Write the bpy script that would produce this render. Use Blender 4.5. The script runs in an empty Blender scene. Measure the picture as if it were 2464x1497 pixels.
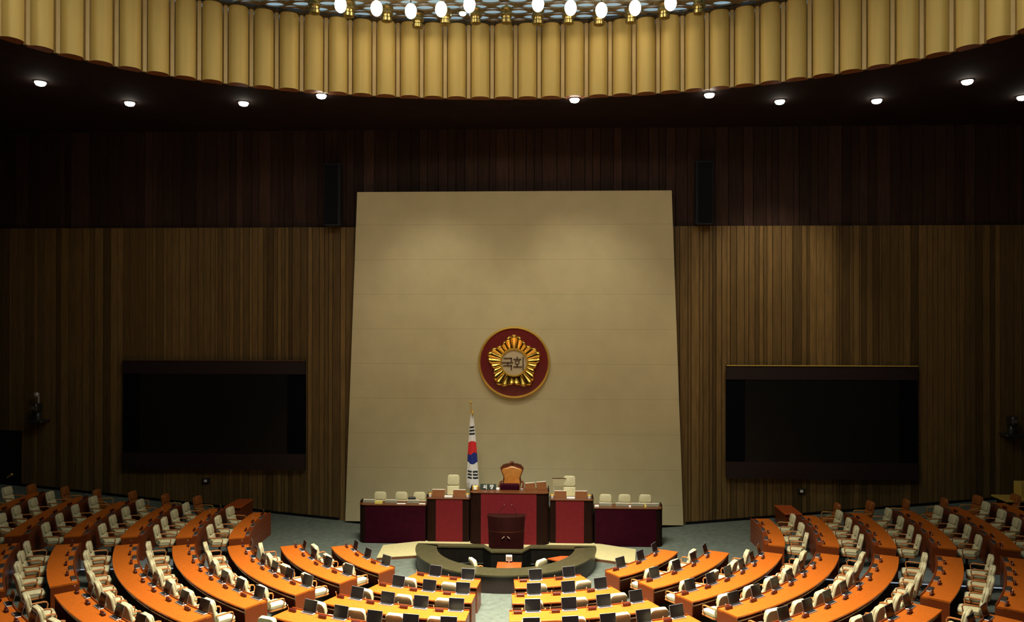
import bpy, math, random
from mathutils import Vector, Matrix

random.seed(7)
PI = math.pi
SC = bpy.context.scene
COL = SC.collection
R = math.radians

# ------------------------------------------------------------------ camera
CAM = Vector((1.3952, -28.2857, 8.4148))
FPX, YAW, PITCH, ROLL = 1895.28, 0.0431228, 0.0039649, 0.0012473
_r = Vector((math.cos(YAW), math.sin(YAW), 0))
_f = Vector((-math.sin(YAW), math.cos(YAW), 0))
_u = Vector((0, 0, 1))
_f2 = _f * math.cos(PITCH) + _u * math.sin(PITCH)
_u2 = _u * math.cos(PITCH) - _f * math.sin(PITCH)
_r3 = _r * math.cos(ROLL) + _u2 * math.sin(ROLL)
_u3 = _u2 * math.cos(ROLL) - _r * math.sin(ROLL)
cam_data = bpy.data.cameras.new('camera')
cam_data.sensor_width = 36
cam_data.sensor_fit = 'HORIZONTAL'
cam_data.lens = FPX * 36 / 2464
cam_data.clip_end = 200
cam = bpy.data.objects.new('camera', cam_data)
M = Matrix.Identity(4)
for i in range(3):
    M[i][0], M[i][1], M[i][2], M[i][3] = _r3[i], _u3[i], -_f2[i], CAM[i]
cam.matrix_world = M
COL.objects.link(cam)
SC.camera = cam


def in_frame(p, mx=45, my=70):
    """Whether a spot of the hall falls in (or just beside) the photographed field of view."""
    v = Vector(p) - CAM
    z = v.dot(_f2)
    if z < 1:
        return False
    x = 1232 + FPX * v.dot(_r3) / z
    y = 748.5 - FPX * v.dot(_u3) / z
    return -mx < x < 2464 + mx and -my < y < 1497 + my


# ------------------------------------------------------------------ materials
MATS = {}


def mat(name, col, rough=0.5, metal=0.0, spec=0.5, var=0.0, scale=8.0, stretch=(1, 1, 1), bump=0.0,
        emit=None, estr=0.0, coat=0.0, attr=None, sheen=0.0):
    m = bpy.data.materials.new(name)
    m.use_nodes = True
    nt = m.node_tree
    b = nt.nodes['Principled BSDF']
    b.inputs['Base Color'].default_value = (*col, 1)
    b.inputs['Roughness'].default_value = rough
    b.inputs['Metallic'].default_value = metal
    b.inputs['Specular IOR Level'].default_value = spec
    b.inputs['Coat Weight'].default_value = coat
    b.inputs['Coat Roughness'].default_value = 0.15
    b.inputs['Sheen Weight'].default_value = sheen
    if emit:
        b.inputs['Emission Color'].default_value = (*emit, 1)
        b.inputs['Emission Strength'].default_value = estr
    if var or bump:
        tc = nt.nodes.new('ShaderNodeTexCoord')
        mp = nt.nodes.new('ShaderNodeMapping')
        mp.inputs['Scale'].default_value = stretch
        nz = nt.nodes.new('ShaderNodeTexNoise')
        nz.inputs['Scale'].default_value = scale
        nz.inputs['Detail'].default_value = 4
        nt.links.new(tc.outputs['Object'], mp.inputs['Vector'])
        nt.links.new(mp.outputs['Vector'], nz.inputs['Vector'])
        if var:
            rp = nt.nodes.new('ShaderNodeMapRange')
            rp.inputs['From Min'].default_value = 0.3
            rp.inputs['From Max'].default_value = 0.7
            rp.inputs['To Min'].default_value = 1 - var
            rp.inputs['To Max'].default_value = 1 + var
            nt.links.new(nz.outputs['Fac'], rp.inputs['Value'])
            mx = nt.nodes.new('ShaderNodeMix')
            mx.data_type = 'RGBA'
            mx.blend_type = 'MULTIPLY'
            mx.inputs['Factor'].default_value = 1
            mx.inputs['A'].default_value = (*col, 1)
            nt.links.new(rp.outputs['Result'], mx.inputs['B'])
            out = mx.outputs['Result']
            if attr:
                at = nt.nodes.new('ShaderNodeAttribute')
                at.attribute_name = attr
                m2 = nt.nodes.new('ShaderNodeMix')
                m2.data_type = 'RGBA'
                m2.blend_type = 'MULTIPLY'
                m2.inputs['Factor'].default_value = 1
                nt.links.new(out, m2.inputs['A'])
                nt.links.new(at.outputs['Color'], m2.inputs['B'])
                out = m2.outputs['Result']
            nt.links.new(out, b.inputs['Base Color'])
        if bump:
            bp = nt.nodes.new('ShaderNodeBump')
            bp.inputs['Strength'].default_value = bump
            bp.inputs['Distance'].default_value = 0.02
            nt.links.new(nz.outputs['Fac'], bp.inputs['Height'])
            nt.links.new(bp.outputs['Normal'], b.inputs['Normal'])
    MATS[name] = m
    return m


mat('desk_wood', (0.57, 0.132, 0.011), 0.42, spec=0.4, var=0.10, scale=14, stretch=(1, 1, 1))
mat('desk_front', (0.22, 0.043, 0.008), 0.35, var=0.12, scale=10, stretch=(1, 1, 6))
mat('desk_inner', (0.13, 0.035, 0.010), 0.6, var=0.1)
mat('shelf_edge', (0.42, 0.30, 0.22), 0.45, var=0.1)
mat('plate_wood', (0.07, 0.010, 0.006), 0.4, var=0.15, scale=30)
mat('cream_leather', (0.74, 0.67, 0.40), 0.5, spec=0.35, var=0.05, scale=9, bump=0.05)
mat('arm_wood', (0.60, 0.22, 0.06), 0.3, var=0.1, scale=20)
mat('brown_leather', (0.36, 0.11, 0.022), 0.38, var=0.15, scale=9, bump=0.08)
mat('gold_wood', (0.66, 0.36, 0.08), 0.3, var=0.1)
mat('black_base', (0.02, 0.02, 0.02), 0.4, var=0.1)
mat('silver', (0.48, 0.43, 0.42), 0.35, metal=0.3, var=0.04)
mat('bezel', (0.22, 0.21, 0.21), 0.4, metal=0.3, var=0.04)
mat('lid_shut', (0.075, 0.055, 0.045), 0.35, metal=0.2, var=0.05)
mat('screen_black', (0.010, 0.010, 0.011), 0.16, spec=0.5, var=0.1)
mat('chrome', (0.8, 0.8, 0.82), 0.12, metal=1.0, var=0.02)
mat('carpet', (0.118, 0.138, 0.112), 0.95, spec=0.1, var=0.16, scale=5, bump=0.15)
mat('carpet_aisle', (0.15, 0.185, 0.18), 0.95, spec=0.1, var=0.12, scale=6, bump=0.15)
mat('nosing', (0.8, 0.85, 0.9), 0.3, metal=0.4, var=0.03, emit=(0.75, 0.85, 1.0), estr=0.35)
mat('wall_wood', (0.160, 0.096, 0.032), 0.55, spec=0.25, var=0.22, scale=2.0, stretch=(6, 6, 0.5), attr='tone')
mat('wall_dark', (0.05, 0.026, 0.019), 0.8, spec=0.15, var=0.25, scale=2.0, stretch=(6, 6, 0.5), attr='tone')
mat('black_gap', (0.008, 0.008, 0.009), 0.9, spec=0.1, var=0.1)
mat('side_wall', (0.08, 0.045, 0.02), 0.6, var=0.2, stretch=(4, 4, 0.4))
mat('ceiling_dark', (0.020, 0.011, 0.010), 0.9, spec=0.1, var=0.2, scale=2)
mat('fascia_gold', (0.62, 0.43, 0.125), 0.55, metal=0.15, spec=0.35, var=0.06, scale=1.5, stretch=(5, 5, 0.12))
mat('rib_gold', (0.50, 0.34, 0.13), 0.5, metal=0.15, var=0.06, stretch=(1, 1, 0.3))
mat('soffit_brown', (0.20, 0.065, 0.014), 0.6, var=0.15)
mat('bronze', (0.24, 0.18, 0.06), 0.28, metal=0.85, var=0.15, scale=6)
mat('lattice_bronze', (0.16, 0.12, 0.07), 0.4, metal=0.5, var=0.2, scale=3)
mat('sky_panel', (0.35, 0.46, 0.50), 0.7, var=0.12, scale=1.5, emit=(0.46, 0.66, 0.76), estr=0.55)
mat('globe', (1, 1, 1), 0.4, var=0.01, emit=(1.0, 0.90, 0.68), estr=14)
mat('lens', (1, 1, 1), 0.4, var=0.01, emit=(1.0, 0.90, 0.74), estr=30)
mat('cool_lens', (1, 1, 1), 0.4, var=0.01, emit=(0.72, 0.88, 1.0), estr=9)
mat('dais_red', (0.135, 0.0075, 0.011), 0.75, spec=0.2, var=0.12, scale=9)
mat('dais_maroon', (0.026, 0.0014, 0.0065), 0.7, spec=0.06, var=0.2, scale=4)
mat('dais_dark', (0.014, 0.005, 0.0035), 0.5, spec=0.07, var=0.25, scale=4, stretch=(4, 4, 0.6))
mat('dais_top', (0.115, 0.036, 0.010), 0.35, var=0.12, scale=10)
mat('lectern_wood', (0.018, 0.003, 0.003), 0.35, spec=0.2, var=0.2, scale=5, stretch=(4, 4, 0.6))
mat('platform_carpet', (0.47, 0.42, 0.21), 0.95, spec=0.1, var=0.08, scale=12, bump=0.1)
mat('riser_brown', (0.13, 0.05, 0.02), 0.5, var=0.1)
mat('stone_top', (0.054, 0.049, 0.022), 0.3, spec=0.4, var=0.2, scale=11)
mat('stone_dark', (0.028, 0.016, 0.012), 0.4, var=0.3, scale=30, stretch=(3, 3, 0.3))
mat('pit_black', (0.007, 0.006, 0.004), 0.85, spec=0.1, var=0.2)  # near-black colour carries the shade inside the clerks' well
mat('red_wood', (0.50, 0.09, 0.018), 0.3, var=0.12)
mat('emblem_maroon', (0.17, 0.018, 0.016), 0.3, var=0.1)
mat('gold', (0.95, 0.60, 0.12), 0.2, metal=1.0, var=0.06)
mat('gold_plain', (0.80, 0.50, 0.09), 0.3, metal=0.5, var=0.05)
mat('emblem_cream', (0.62, 0.50, 0.30), 0.5, var=0.04)
mat('letter_brown', (0.13, 0.07, 0.035), 0.5, var=0.05)
mat('flag_white', (0.82, 0.80, 0.74), 0.8, var=0.03)
mat('flag_black', (0.015, 0.02, 0.025), 0.8, var=0.05)
mat('flag_red', (0.70, 0.02, 0.02), 0.7, var=0.05)
mat('flag_blue', (0.010, 0.025, 0.20), 0.7, var=0.05)
mat('plate_green', (0.03, 0.045, 0.035), 0.4, var=0.05)
mat('white', (0.85, 0.85, 0.80), 0.5, var=0.02)
mat('lid_brown', (0.21, 0.078, 0.026), 0.35, var=0.1)
mat('lid_grey', (0.22, 0.21, 0.14), 0.4, var=0.1)
mat('edge_white', (0.85, 0.80, 0.66), 0.4, var=0.03)
mat('speaker_navy', (0.006, 0.007, 0.012), 0.7, var=0.2)
mat('display_black', (0.008, 0.008, 0.008), 0.3, spec=0.3, var=0.2)
mat('display_side', (0.0035, 0.0035, 0.006), 0.8, spec=0.05, var=0.2)
mat('display_frame', (0.016, 0.007, 0.008), 0.55, var=0.2)
mat('device_dark', (0.025, 0.022, 0.02), 0.35, var=0.1)
mat('yellow_wood', (0.62, 0.42, 0.08), 0.4, var=0.08)
mat('carved_wood', (0.13, 0.035, 0.012), 0.35, var=0.2)
mat('tan_leather', (0.62, 0.25, 0.05), 0.35, var=0.12, bump=0.06)
mat('yellow_card', (0.65, 0.55, 0.12), 0.7, var=0.05)
mat('bottle_green', (0.05, 0.25, 0.18), 0.2, var=0.05)

# panel: plaster with very fine horizontal joints
pm = mat('panel_cream', (0.62, 0.53, 0.30), 0.75, spec=0.2, var=0.05, scale=1.2, bump=0.04)
nt = pm.node_tree
bs = nt.nodes['Principled BSDF']
src = bs.inputs['Base Color'].links[0].from_socket
tc = nt.nodes.new('ShaderNodeTexCoord')
sx = nt.nodes.new('ShaderNodeSeparateXYZ')
nt.links.new(tc.outputs['Object'], sx.inputs[0])
md = nt.nodes.new('ShaderNodeMath'); md.operation = 'PINGPONG'
ad = nt.nodes.new('ShaderNodeMath'); ad.operation = 'ADD'; ad.inputs[1].default_value = 0.46
nt.links.new(sx.outputs['Z'], ad.inputs[0])
nt.links.new(ad.outputs[0], md.inputs[0]); md.inputs[1].default_value = 0.69
lt = nt.nodes.new('ShaderNodeMath'); lt.operation = 'LESS_THAN'; lt.inputs[1].default_value = 0.008
nt.links.new(md.outputs[0], lt.inputs[0])
ml = nt.nodes.new('ShaderNodeMath'); ml.operation = 'MULTIPLY'; ml.inputs[1].default_value = 0.35
nt.links.new(lt.outputs[0], ml.inputs[0])
mx = nt.nodes.new('ShaderNodeMix'); mx.data_type = 'RGBA'
nt.links.new(ml.outputs[0], mx.inputs['Factor'])
nt.links.new(src, mx.inputs['A'])
mx.inputs['B'].default_value = (0.25, 0.18, 0.07, 1)
nt.links.new(mx.outputs['Result'], bs.inputs['Base Color'])


# ------------------------------------------------------------------ mesh helper
class MB:
    def __init__(s):
        s.v, s.f, s.mi, s.tone = [], [], [], []

    def add(s, vs, fs, mi=0, tone=1.0):
        o = len(s.v)
        s.v += [tuple(p) for p in vs]
        for f in fs:
            s.f.append(tuple(i + o for i in f)); s.mi.append(mi); s.tone.append(tone)
        return s

    def box(s, x0, x1, y0, y1, z0, z1, mi=0, tone=1.0, mtx=None):
        vs = [(x0, y0, z0), (x1, y0, z0), (x1, y1, z0), (x0, y1, z0), (x0, y0, z1), (x1, y0, z1), (x1, y1, z1), (x0, y1, z1)]
        if mtx is not None:
            vs = [tuple(mtx @ Vector(p)) for p in vs]
        return s.add(vs, [(3, 2, 1, 0), (4, 5, 6, 7), (0, 1, 5, 4), (1, 2, 6, 5), (2, 3, 7, 6), (3, 0, 4, 7)], mi, tone)

    def bbox(s, x0, x1, y0, y1, z0, z1, b=0.01, mi=0, mtx=None):
        """box with chamfered vertical-and-horizontal edges (lofted)."""
        def ring(i, z):
            return [(x0 + i, y0 + b, z), (x0 + b, y0 + i, z), (x1 - b, y0 + i, z), (x1 - i, y0 + b, z),
                    (x1 - i, y1 - b, z), (x1 - b, y1 - i, z), (x0 + b, y1 - i, z), (x0 + i, y1 - b, z)]
        rs = [ring(b * .99, z0), ring(0, z0 + b), ring(0, z1 - b), ring(b * .99, z1)]
        return s.loft(rs, mi, mtx=mtx)

    def loft(s, rings, mi=0, caps=True, closed=True, mtx=None):
        n = len(rings[0])
        vs = [p for r in rings for p in r]
        if mtx is not None:
            vs = [tuple(mtx @ Vector(p)) for p in vs]
        fs = []
        for k in range(len(rings) - 1):
            for i in range(n if closed else n - 1):
                j = (i + 1) % n
                fs.append((k * n + i, k * n + j, (k + 1) * n + j, (k + 1) * n + i))
        if caps:
            fs.append(tuple(range(n - 1, -1, -1)))
            fs.append(tuple((len(rings) - 1) * n + i for i in range(n)))
        return s.add(vs, fs, mi)

    def prism(s, poly, z0, z1, mi=0):
        return s.loft([[(x, y, z0) for x, y in poly], [(x, y, z1) for x, y in poly]], mi)

    def tube(s, pts, rad, n=6, mi=0, mtx=None):
        pts = [Vector(p) for p in pts]
        rings = []
        for i, p in enumerate(pts):
            d = (pts[min(i + 1, len(pts) - 1)] - pts[max(i - 1, 0)]).normalized()
            a = d.cross(Vector((0, 0, 1)))
            if a.length < 1e-3:
                a = d.cross(Vector((0, 1, 0)))
            a.normalize()
            b = d.cross(a).normalized()
            rr = rad[i] if isinstance(rad, (list, tuple)) else rad
            rings.append([tuple(p + a * (rr * math.cos(2 * PI * k / n)) + b * (rr * math.sin(2 * PI * k / n))) for k in range(n)])
        return s.loft(rings, mi, mtx=mtx)

    def lathe(s, prof, n=16, mi=0, c=(0, 0, 0), mtx=None, caps=True):
        rings = [[(c[0] + r * math.cos(2 * PI * k / n), c[1] + r * math.sin(2 * PI * k / n), c[2] + z) for k in range(n)] for r, z in prof]
        return s.loft(rings, mi, mtx=mtx, caps=caps)

    def sphere(s, c, r, n=12, m=8, mi=0, sz=1.0):
        prof = [(max(r * math.sin(PI * k / m), 1e-4), -r * sz * math.cos(PI * k / m)) for k in range(m + 1)]
        return s.lathe(prof, n, mi, c)

    def slab(s, w, h, t, cr, bev, mtx, mi=0, taper=0.0, n=5):
        """rounded-corner slab: outline in local X (width) / Z (height 0..h), thickness along Y."""
        out = []
        for cx, cz, a0 in ((w / 2 - cr, cr, -90), (w / 2 - cr, h - cr, 0), (-w / 2 + cr, h - cr, 90), (-w / 2 + cr, cr, 180)):
            for k in range(n + 1):
                a = R(a0 + 90 * k / n)
                out.append((cx + cr * math.cos(a), cz + cr * math.sin(a)))

        def ring(y, ins):
            r = []
            for x, z in out:
                fx = (w / 2 - ins) / (w / 2)
                fz = (h / 2 - ins) / (h / 2)
                tp = 1 - taper * (z / h)
                r.append((x * fx * tp, y, h / 2 + (z - h / 2) * fz))
            return r
        rings = [ring(-t / 2, bev), ring(-t / 2 + bev * .35, bev * .3), ring(-t / 2 + bev, 0), ring(t / 2 - bev, 0), ring(t / 2 - bev * .35, bev * .3), ring(t / 2, bev)]
        return s.loft(rings[::-1], mi, mtx=mtx)

    def mesh(s, name, mats, origin=(0, 0, 0), smooth=35):
        me = bpy.data.meshes.new(name)
        ox, oy, oz = origin
        me.from_pydata([(x - ox, y - oy, z - oz) for x, y, z in s.v], [], s.f)
        for k in (mats if isinstance(mats, (list, tuple)) else [mats]):
            me.materials.append(MATS[k])
        if any(s.mi):
            me.polygons.foreach_set('material_index', s.mi)
        if any(t != 1.0 for t in s.tone):
            at = me.color_attributes.new('tone', 'FLOAT_COLOR', 'CORNER')
            k = 0
            for p in me.polygons:
                for _ in p.vertices:
                    at.data[k].color = (s.tone[p.index],) * 3 + (1,)
                    k += 1
        if smooth:
            me.polygons.foreach_set('use_smooth', [True] * len(me.polygons))
            me.set_sharp_from_angle(angle=R(smooth))
        me.update()
        return me

    def obj(s, name, mats, parent=None, smooth=35):
        if parent is not None:
            me = s.mesh(name, mats, abs_loc(parent), smooth)
        else:
            me = s.mesh(name, mats, (0, 0, 0), smooth)
        o = bpy.data.objects.new(name, me)
        COL.objects.link(o)
        if parent is not None:
            o.parent = parent
        return o


def abs_loc(o):
    p = Vector((0, 0, 0))
    while o is not None:
        p += o.location
        o = o.parent
    return p


def tag(o, label, cat, group=None):
    o['label'] = label
    o['category'] = cat
    if group:
        o['group'] = group
    return o


def struct(o):
    o['kind'] = 'structure'
    return o


def thing(name, label, cat, loc=(0, 0, 0), rz=0, group=None):
    o = bpy.data.objects.new(name, None)
    o.empty_display_size = 0.1
    COL.objects.link(o)
    o.location = loc
    o.rotation_euler = (0, 0, rz)
    return tag(o, label, cat, group)


def local(me, name, parent, loc=(0, 0, 0)):
    """links a mesh (in the thing's own coordinates) as a part."""
    o = bpy.data.objects.new(name, me)
    COL.objects.link(o)
    o.parent = parent
    o.location = loc
    return o


def cone(r):
    return max(0.0, 0.0966 * (r - 6.24))


def floor_z(x, y):
    return cone(math.hypot(x, y))


def pol(r, th, z):
    return (r * math.sin(th), -r * math.cos(th), z)


ORD = ['zeroth', 'first', 'second', 'third', 'fourth', 'fifth', 'sixth', 'seventh', 'eighth', 'ninth', 'tenth', 'eleventh', 'twelfth']

# ------------------------------------------------------------------ the room shell
WX, WY, BY = 23.0, 3.1, -37.0
CZ = 15.84            # ceiling height round the oculus
SEAM = 11.9


def slats(x0, x1, y, z0f, z1, seed, wmin=0.10, wmax=0.34, prot=0.05):
    rnd = random.Random(seed)
    b = MB()
    x = x0
    while x < x1 - 1e-6:
        w = min(rnd.uniform(wmin, wmax), x1 - x)
        t = rnd.choice([0.55, 0.7, 0.8, 0.9, 1.0, 1.1, 1.25])
        d = rnd.uniform(0.01, prot)
        za, zb = z0f(x), z0f(x + w)
        g = 0.012
        b.add([(x + g, y - d, za), (x + w - g, y - d, zb), (x + w - g, y - d, z1), (x + g, y - d, z1),
               (x, y + 0.06, za), (x + w, y + 0.06, zb), (x + w, y + 0.06, z1), (x, y + 0.06, z1)],
              [(0, 1, 2, 3), (4, 0, 3, 7), (1, 5, 6, 2), (3, 2, 6, 7), (4, 5, 1, 0)], 0, t)
        x += w
    return b


wb = slats(-WX, WX, WY, lambda x: max(0, floor_z(x, WY) - 0.03), SEAM, 3)
wb.box(-WX, WX, WY + 0.06, WY + 0.4, 0, SEAM, 0, 0.5)
struct(wb.obj('wall_back', 'wall_wood', smooth=0))
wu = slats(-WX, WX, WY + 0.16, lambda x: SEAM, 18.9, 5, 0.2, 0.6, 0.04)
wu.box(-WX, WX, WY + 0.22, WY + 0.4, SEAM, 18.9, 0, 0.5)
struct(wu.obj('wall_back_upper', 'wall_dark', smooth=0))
for sgn, nm in ((-1, 'wall_left'), (1, 'wall_right')):
    b = MB()
    xs = sorted((sgn * WX, sgn * (WX + 0.3)))
    b.box(xs[0], xs[1], BY, WY, 0, 18.9)
    struct(b.obj(nm, 'side_wall', smooth=0))
b = MB(); b.box(-WX, WX, BY - 0.3, BY, 0, 18.9)
struct(b.obj('wall_rear', 'side_wall', smooth=0))

def in_well(x, y):
    return math.hypot(x - 0.05, y + 1.60) < 2.62 and y < -1.7


# floor: flat well in front of the rows, rising gently outward (conical)
b = MB()
st = 0.25
nx, ny = int(2 * WX / st), int((WY + 0.3 - BY) / st)
vs = []
for j in range(ny + 1):
    for i in range(nx + 1):
        x, y = -WX + i * st, BY + j * st
        vs.append((x, y, floor_z(x, y)))
fs = [(j * (nx + 1) + i, j * (nx + 1) + i + 1, (j + 1) * (nx + 1) + i + 1, (j + 1) * (nx + 1) + i) for j in range(ny) for i in range(nx)
      if not in_well(-WX + (i + .5) * st, BY + (j + .5) * st)]
b.add(vs, fs)
struct(b.obj('floor', 'carpet'))

# shadow gap / skirting along the foot of the back wall
for sgn, nm in ((-1, 'baseboard_left'), (1, 'baseboard_right')):
    b = MB()
    n = 40
    for k in range(n):
        x0 = sgn * (6.9 + (WX - 6.9) * k / n); x1 = sgn * (6.9 + (WX - 6.9) * (k + 1) / n)
        xa, xb = min(x0, x1), max(x0, x1)
        za, zb = floor_z(xa, WY), floor_z(xb, WY)
        b.add([(xa, WY - 0.06, za - 0.02), (xb, WY - 0.06, zb - 0.02), (xb, WY - 0.06, zb + 0.10), (xa, WY - 0.06, za + 0.10), (xa, WY, za + 0.10), (xb, WY, zb + 0.10)],
              [(0, 1, 2, 3), (3, 2, 5, 4)])
    struct(b.obj(nm, 'black_gap', smooth=0))

# ------------------------------------------------------------------ ceiling, oculus fascia, lattice, lamps
EX, EY, EA, EB = 0.49, -9.36, 13.897, 8.07
ZT = 18.35


def ell(t, da=0.0):
    """point on the oculus outline, t from the far end; da = offset outward"""
    x, y = EA * math.sin(t), EB * math.cos(t)
    nxv, nyv = math.sin(t) / EA, math.cos(t) / EB
    l = math.hypot(nxv, nyv)
    return EX + x + da * nxv / l, EY + y + da * nyv / l


# rib stations measured on the visible arc, carried on round the rest
ribs = [0.0]
# spacing follows the measured 3.33 deg at the far end widening to 5.6 deg at the sides
def dt_at(t):
    a = min(abs(t), R(72))
    return R(3.33) * (1 + 0.62 * (a / R(72)) ** 2.4)
t = R(-0.6)
pos = [t]
while pos[-1] < PI:
    pos.append(pos[-1] + dt_at(pos[-1] + R(1.7)))
neg = [t]
while neg[-1] > -PI:
    neg.append(neg[-1] - dt_at(neg[-1] - R(1.7)))
ribs = [a for a in reversed(neg[1:]) if a > -PI + 0.06] + [a for a in pos if a < PI - 0.06]

bump = 0.24
fas, rib, sof = MB(), MB(), MB()
for k in range(len(ribs)):
    t0, t1 = ribs[k], ribs[k + 1] if k + 1 < len(ribs) else ribs[0] + 2 * PI
    w = (t1 - t0)
    g = 0.11 * w
    N = 10
    top, bot = [], []
    for q in range(N + 1):
        tt = t0 + g + (w - 2 * g) * q / N
        s_ = (2 * q / N - 1)
        d = -bump * math.sqrt(max(0, 1 - s_ ** 2 * 0.999)) + 0.04
        x, y = ell(tt, d)
        top.append((x, y, ZT)); bot.append((x, y, CZ))
    fas.loft([bot, top], caps=False, closed=False)
    # soffit under the flute
    back = [(*ell(t0 + g + (w - 2 * g) * q / N, 0.25), CZ + 0.0) for q in range(N + 1)]
    sof.loft([bot, back], caps=False, closed=False)
    # narrow flat rib between flutes
    a = [ell(t0 - g * 0.62, -0.03), ell(t0 + g * 0.62, -0.03), ell(t0 + g * 0.98, 0.07), ell(t0 - g * 0.98, 0.07)]
    rib.loft([[(x, y, CZ - 0.02) for x, y in a], [(x, y, ZT) for x, y in a]])
f_o = struct(fas.obj('trim_1', 'fascia_gold'))
struct(rib.obj('trim_2', 'rib_gold', smooth=0))
struct(sof.obj('trim_3', 'soffit_brown', smooth=0))

# dark ceiling with the oval opening
b = MB()
n = 96
inner = [(*ell(2 * PI * k / n, 0.10), CZ + 0.004) for k in range(n)]
outer = []
for k in range(n):
    t = 2 * PI * k / n
    dx, dy = math.sin(t) * EA, math.cos(t) * EB
    s = min(((WX if dx > 0 else WX) - (EX if dx > 0 else -EX)) / max(abs(dx), 1e-6),
            ((WY + 0.4 - EY) if dy > 0 else (EY - BY)) / max(abs(dy), 1e-6))
    outer.append((EX + dx * s, EY + dy * s, CZ + 0.004))
b.loft([inner, outer], caps=False)
struct(b.obj('ceiling', 'ceiling_dark', smooth=0))
# raised pale ceiling above the lattice
b = MB()
rim = [(*ell(2 * PI * k / n, 0.45), ZT + 0.22) for k in range(n)]
b.add(rim, [tuple(range(n))])
low = [(*ell(2 * PI * k / n, 0.45), ZT - 0.02) for k in range(n)]
b.loft([low, rim], caps=False)
struct(b.obj('ceiling_upper', 'sky_panel', smooth=0))
# perforated lattice sheet
b = MB()
PXW, PYW = 0.87, 0.47
for j in range(0, 16):
    for i in range(-18, 19):
        cx = EX + (i + 0.5 * (j % 2)) * PXW
        cy = -1.42 - j * PYW
        u, v = (cx - EX) / EA, (cy - EY) / EB
        if u * u + v * v > 1.0:
            continue
        hexo, hol = [], []
        for k in range(16):
            a = 2 * PI * k / 16
            ca, sa = math.cos(a), math.sin(a)
            sc = 1 / max(abs(ca) / (PXW / 2), abs(sa) / (PYW / 2))
            hexo.append((cx + ca * sc, cy + sa * sc))
            hol.append((cx + 0.30 * ca, cy + 0.185 * sa))
        b.loft([[(x, y, ZT + 0.06) for x, y in hexo], [(x, y, ZT + 0.02) for x, y in hol], [(x, y, ZT + 0.07) for x, y in hol]], caps=False)
struct(b.obj('trim_4', 'lattice_bronze', smooth=0))
# dark rim ledge over the fascia
b = MB()
b.loft([[(*ell(2 * PI * k / n, 0.12), ZT - 0.03) for k in range(n)], [(*ell(2 * PI * k / n, -0.28), ZT - 0.0) for k in range(n)],
        [(*ell(2 * PI * k / n, -0.28), ZT + 0.09) for k in range(n)], [(*ell(2 * PI * k / n, 0.12), ZT + 0.12) for k in range(n)]], caps=False)
struct(b.obj('trim_5', 'device_dark', smooth=0))

# bronze pendant sockets and glowing globes hanging from the lattice
b = MB()
b.lathe([(0.05, 0), (0.05, -0.06), (0.17, -0.08), (0.19, -0.13), (0.15, -0.17), (0.15, -0.22), (0.18, -0.25), (0.18, -0.31), (0.14, -0.34), (0.13, -0.40), (0.16, -0.43), (0.15, -0.52), (0.05, -0.56)][::-1], 14)
b.v = [(x * 1.15, y * 1.15, z * 1.1) for x, y, z in b.v]
me_sock = b.mesh('lamp_socket', 'bronze')
b = MB(); b.lathe([(0.02, 0.02), (0.02, -0.28)][::-1], 8)
b.lathe([(0.06, -0.22), (0.06, -0.30)][::-1], 10)
me_stem = b.mesh('stem', 'bronze')
b = MB(); b.sphere((0, 0, -0.47), 0.185, 14, 10, sz=1.3)
me_globe = b.mesh('globe', 'globe')
socks = [(-4.89, -3.5), (-3.76, -3.05), (-2.85, -2.45), (-1.89, -2.75), (-0.90, -2.75), (0.1, -2.75), (1.12, -2.6), (2.11, -2.6), (3.12, -2.45), (4.14, -2.6), (5.16, -2.95), (-5.9, -3.8), (6.2, -3.3)]
for k, (x, y) in enumerate(sorted(socks)):
    th = thing('bronze_socket_lamp', 'unlit ribbed bronze lamp socket above the fascia, %s from the left' % ORD[k + 1] if k < 12 else 'unlit ribbed bronze lamp socket above the fascia, rightmost of its row', 'ceiling lamp', (x, y, ZT + 0.10), 0, 'bronze sockets over the gold fascia')
    local(me_sock, 'socket_column', th)
globes = [(-4.94, -4.3), (-3.89, -3.98), (-2.86, -3.72), (-1.89, -3.83), (-0.97, -4.15), (1.14, -4.12), (2.15, -3.78), (3.12, -3.55), (4.15, -3.7), (5.19, -4.05)]
for k, (x, y) in enumerate(globes):
    th = thing('globe_lamp', 'glowing warm white globe lamp in the ceiling lattice, %s from the left' % ORD[k + 1], 'ceiling lamp', (x, y, ZT + 0.06), 0, 'glowing globes over the gold fascia')
    local(me_stem, 'stem', th)
    local(me_globe, 'globe', th)
th = thing('cool_spotlight', 'small bluish white spotlight sitting just above the gold fascia left of centre', 'spotlight', (-1.35, -2.55, ZT - 0.02))
b = MB(); b.lathe([(0.10, 0.06), (0.13, 0.02), (0.13, -0.02)][::-1], 14); local(b.mesh('housing', 'bronze'), 'housing', th)
b = MB(); b.sphere((0, 0, -0.05), 0.115, 14, 8, sz=0.6); local(b.mesh('lens', 'cool_lens'), 'lens', th)

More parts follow.
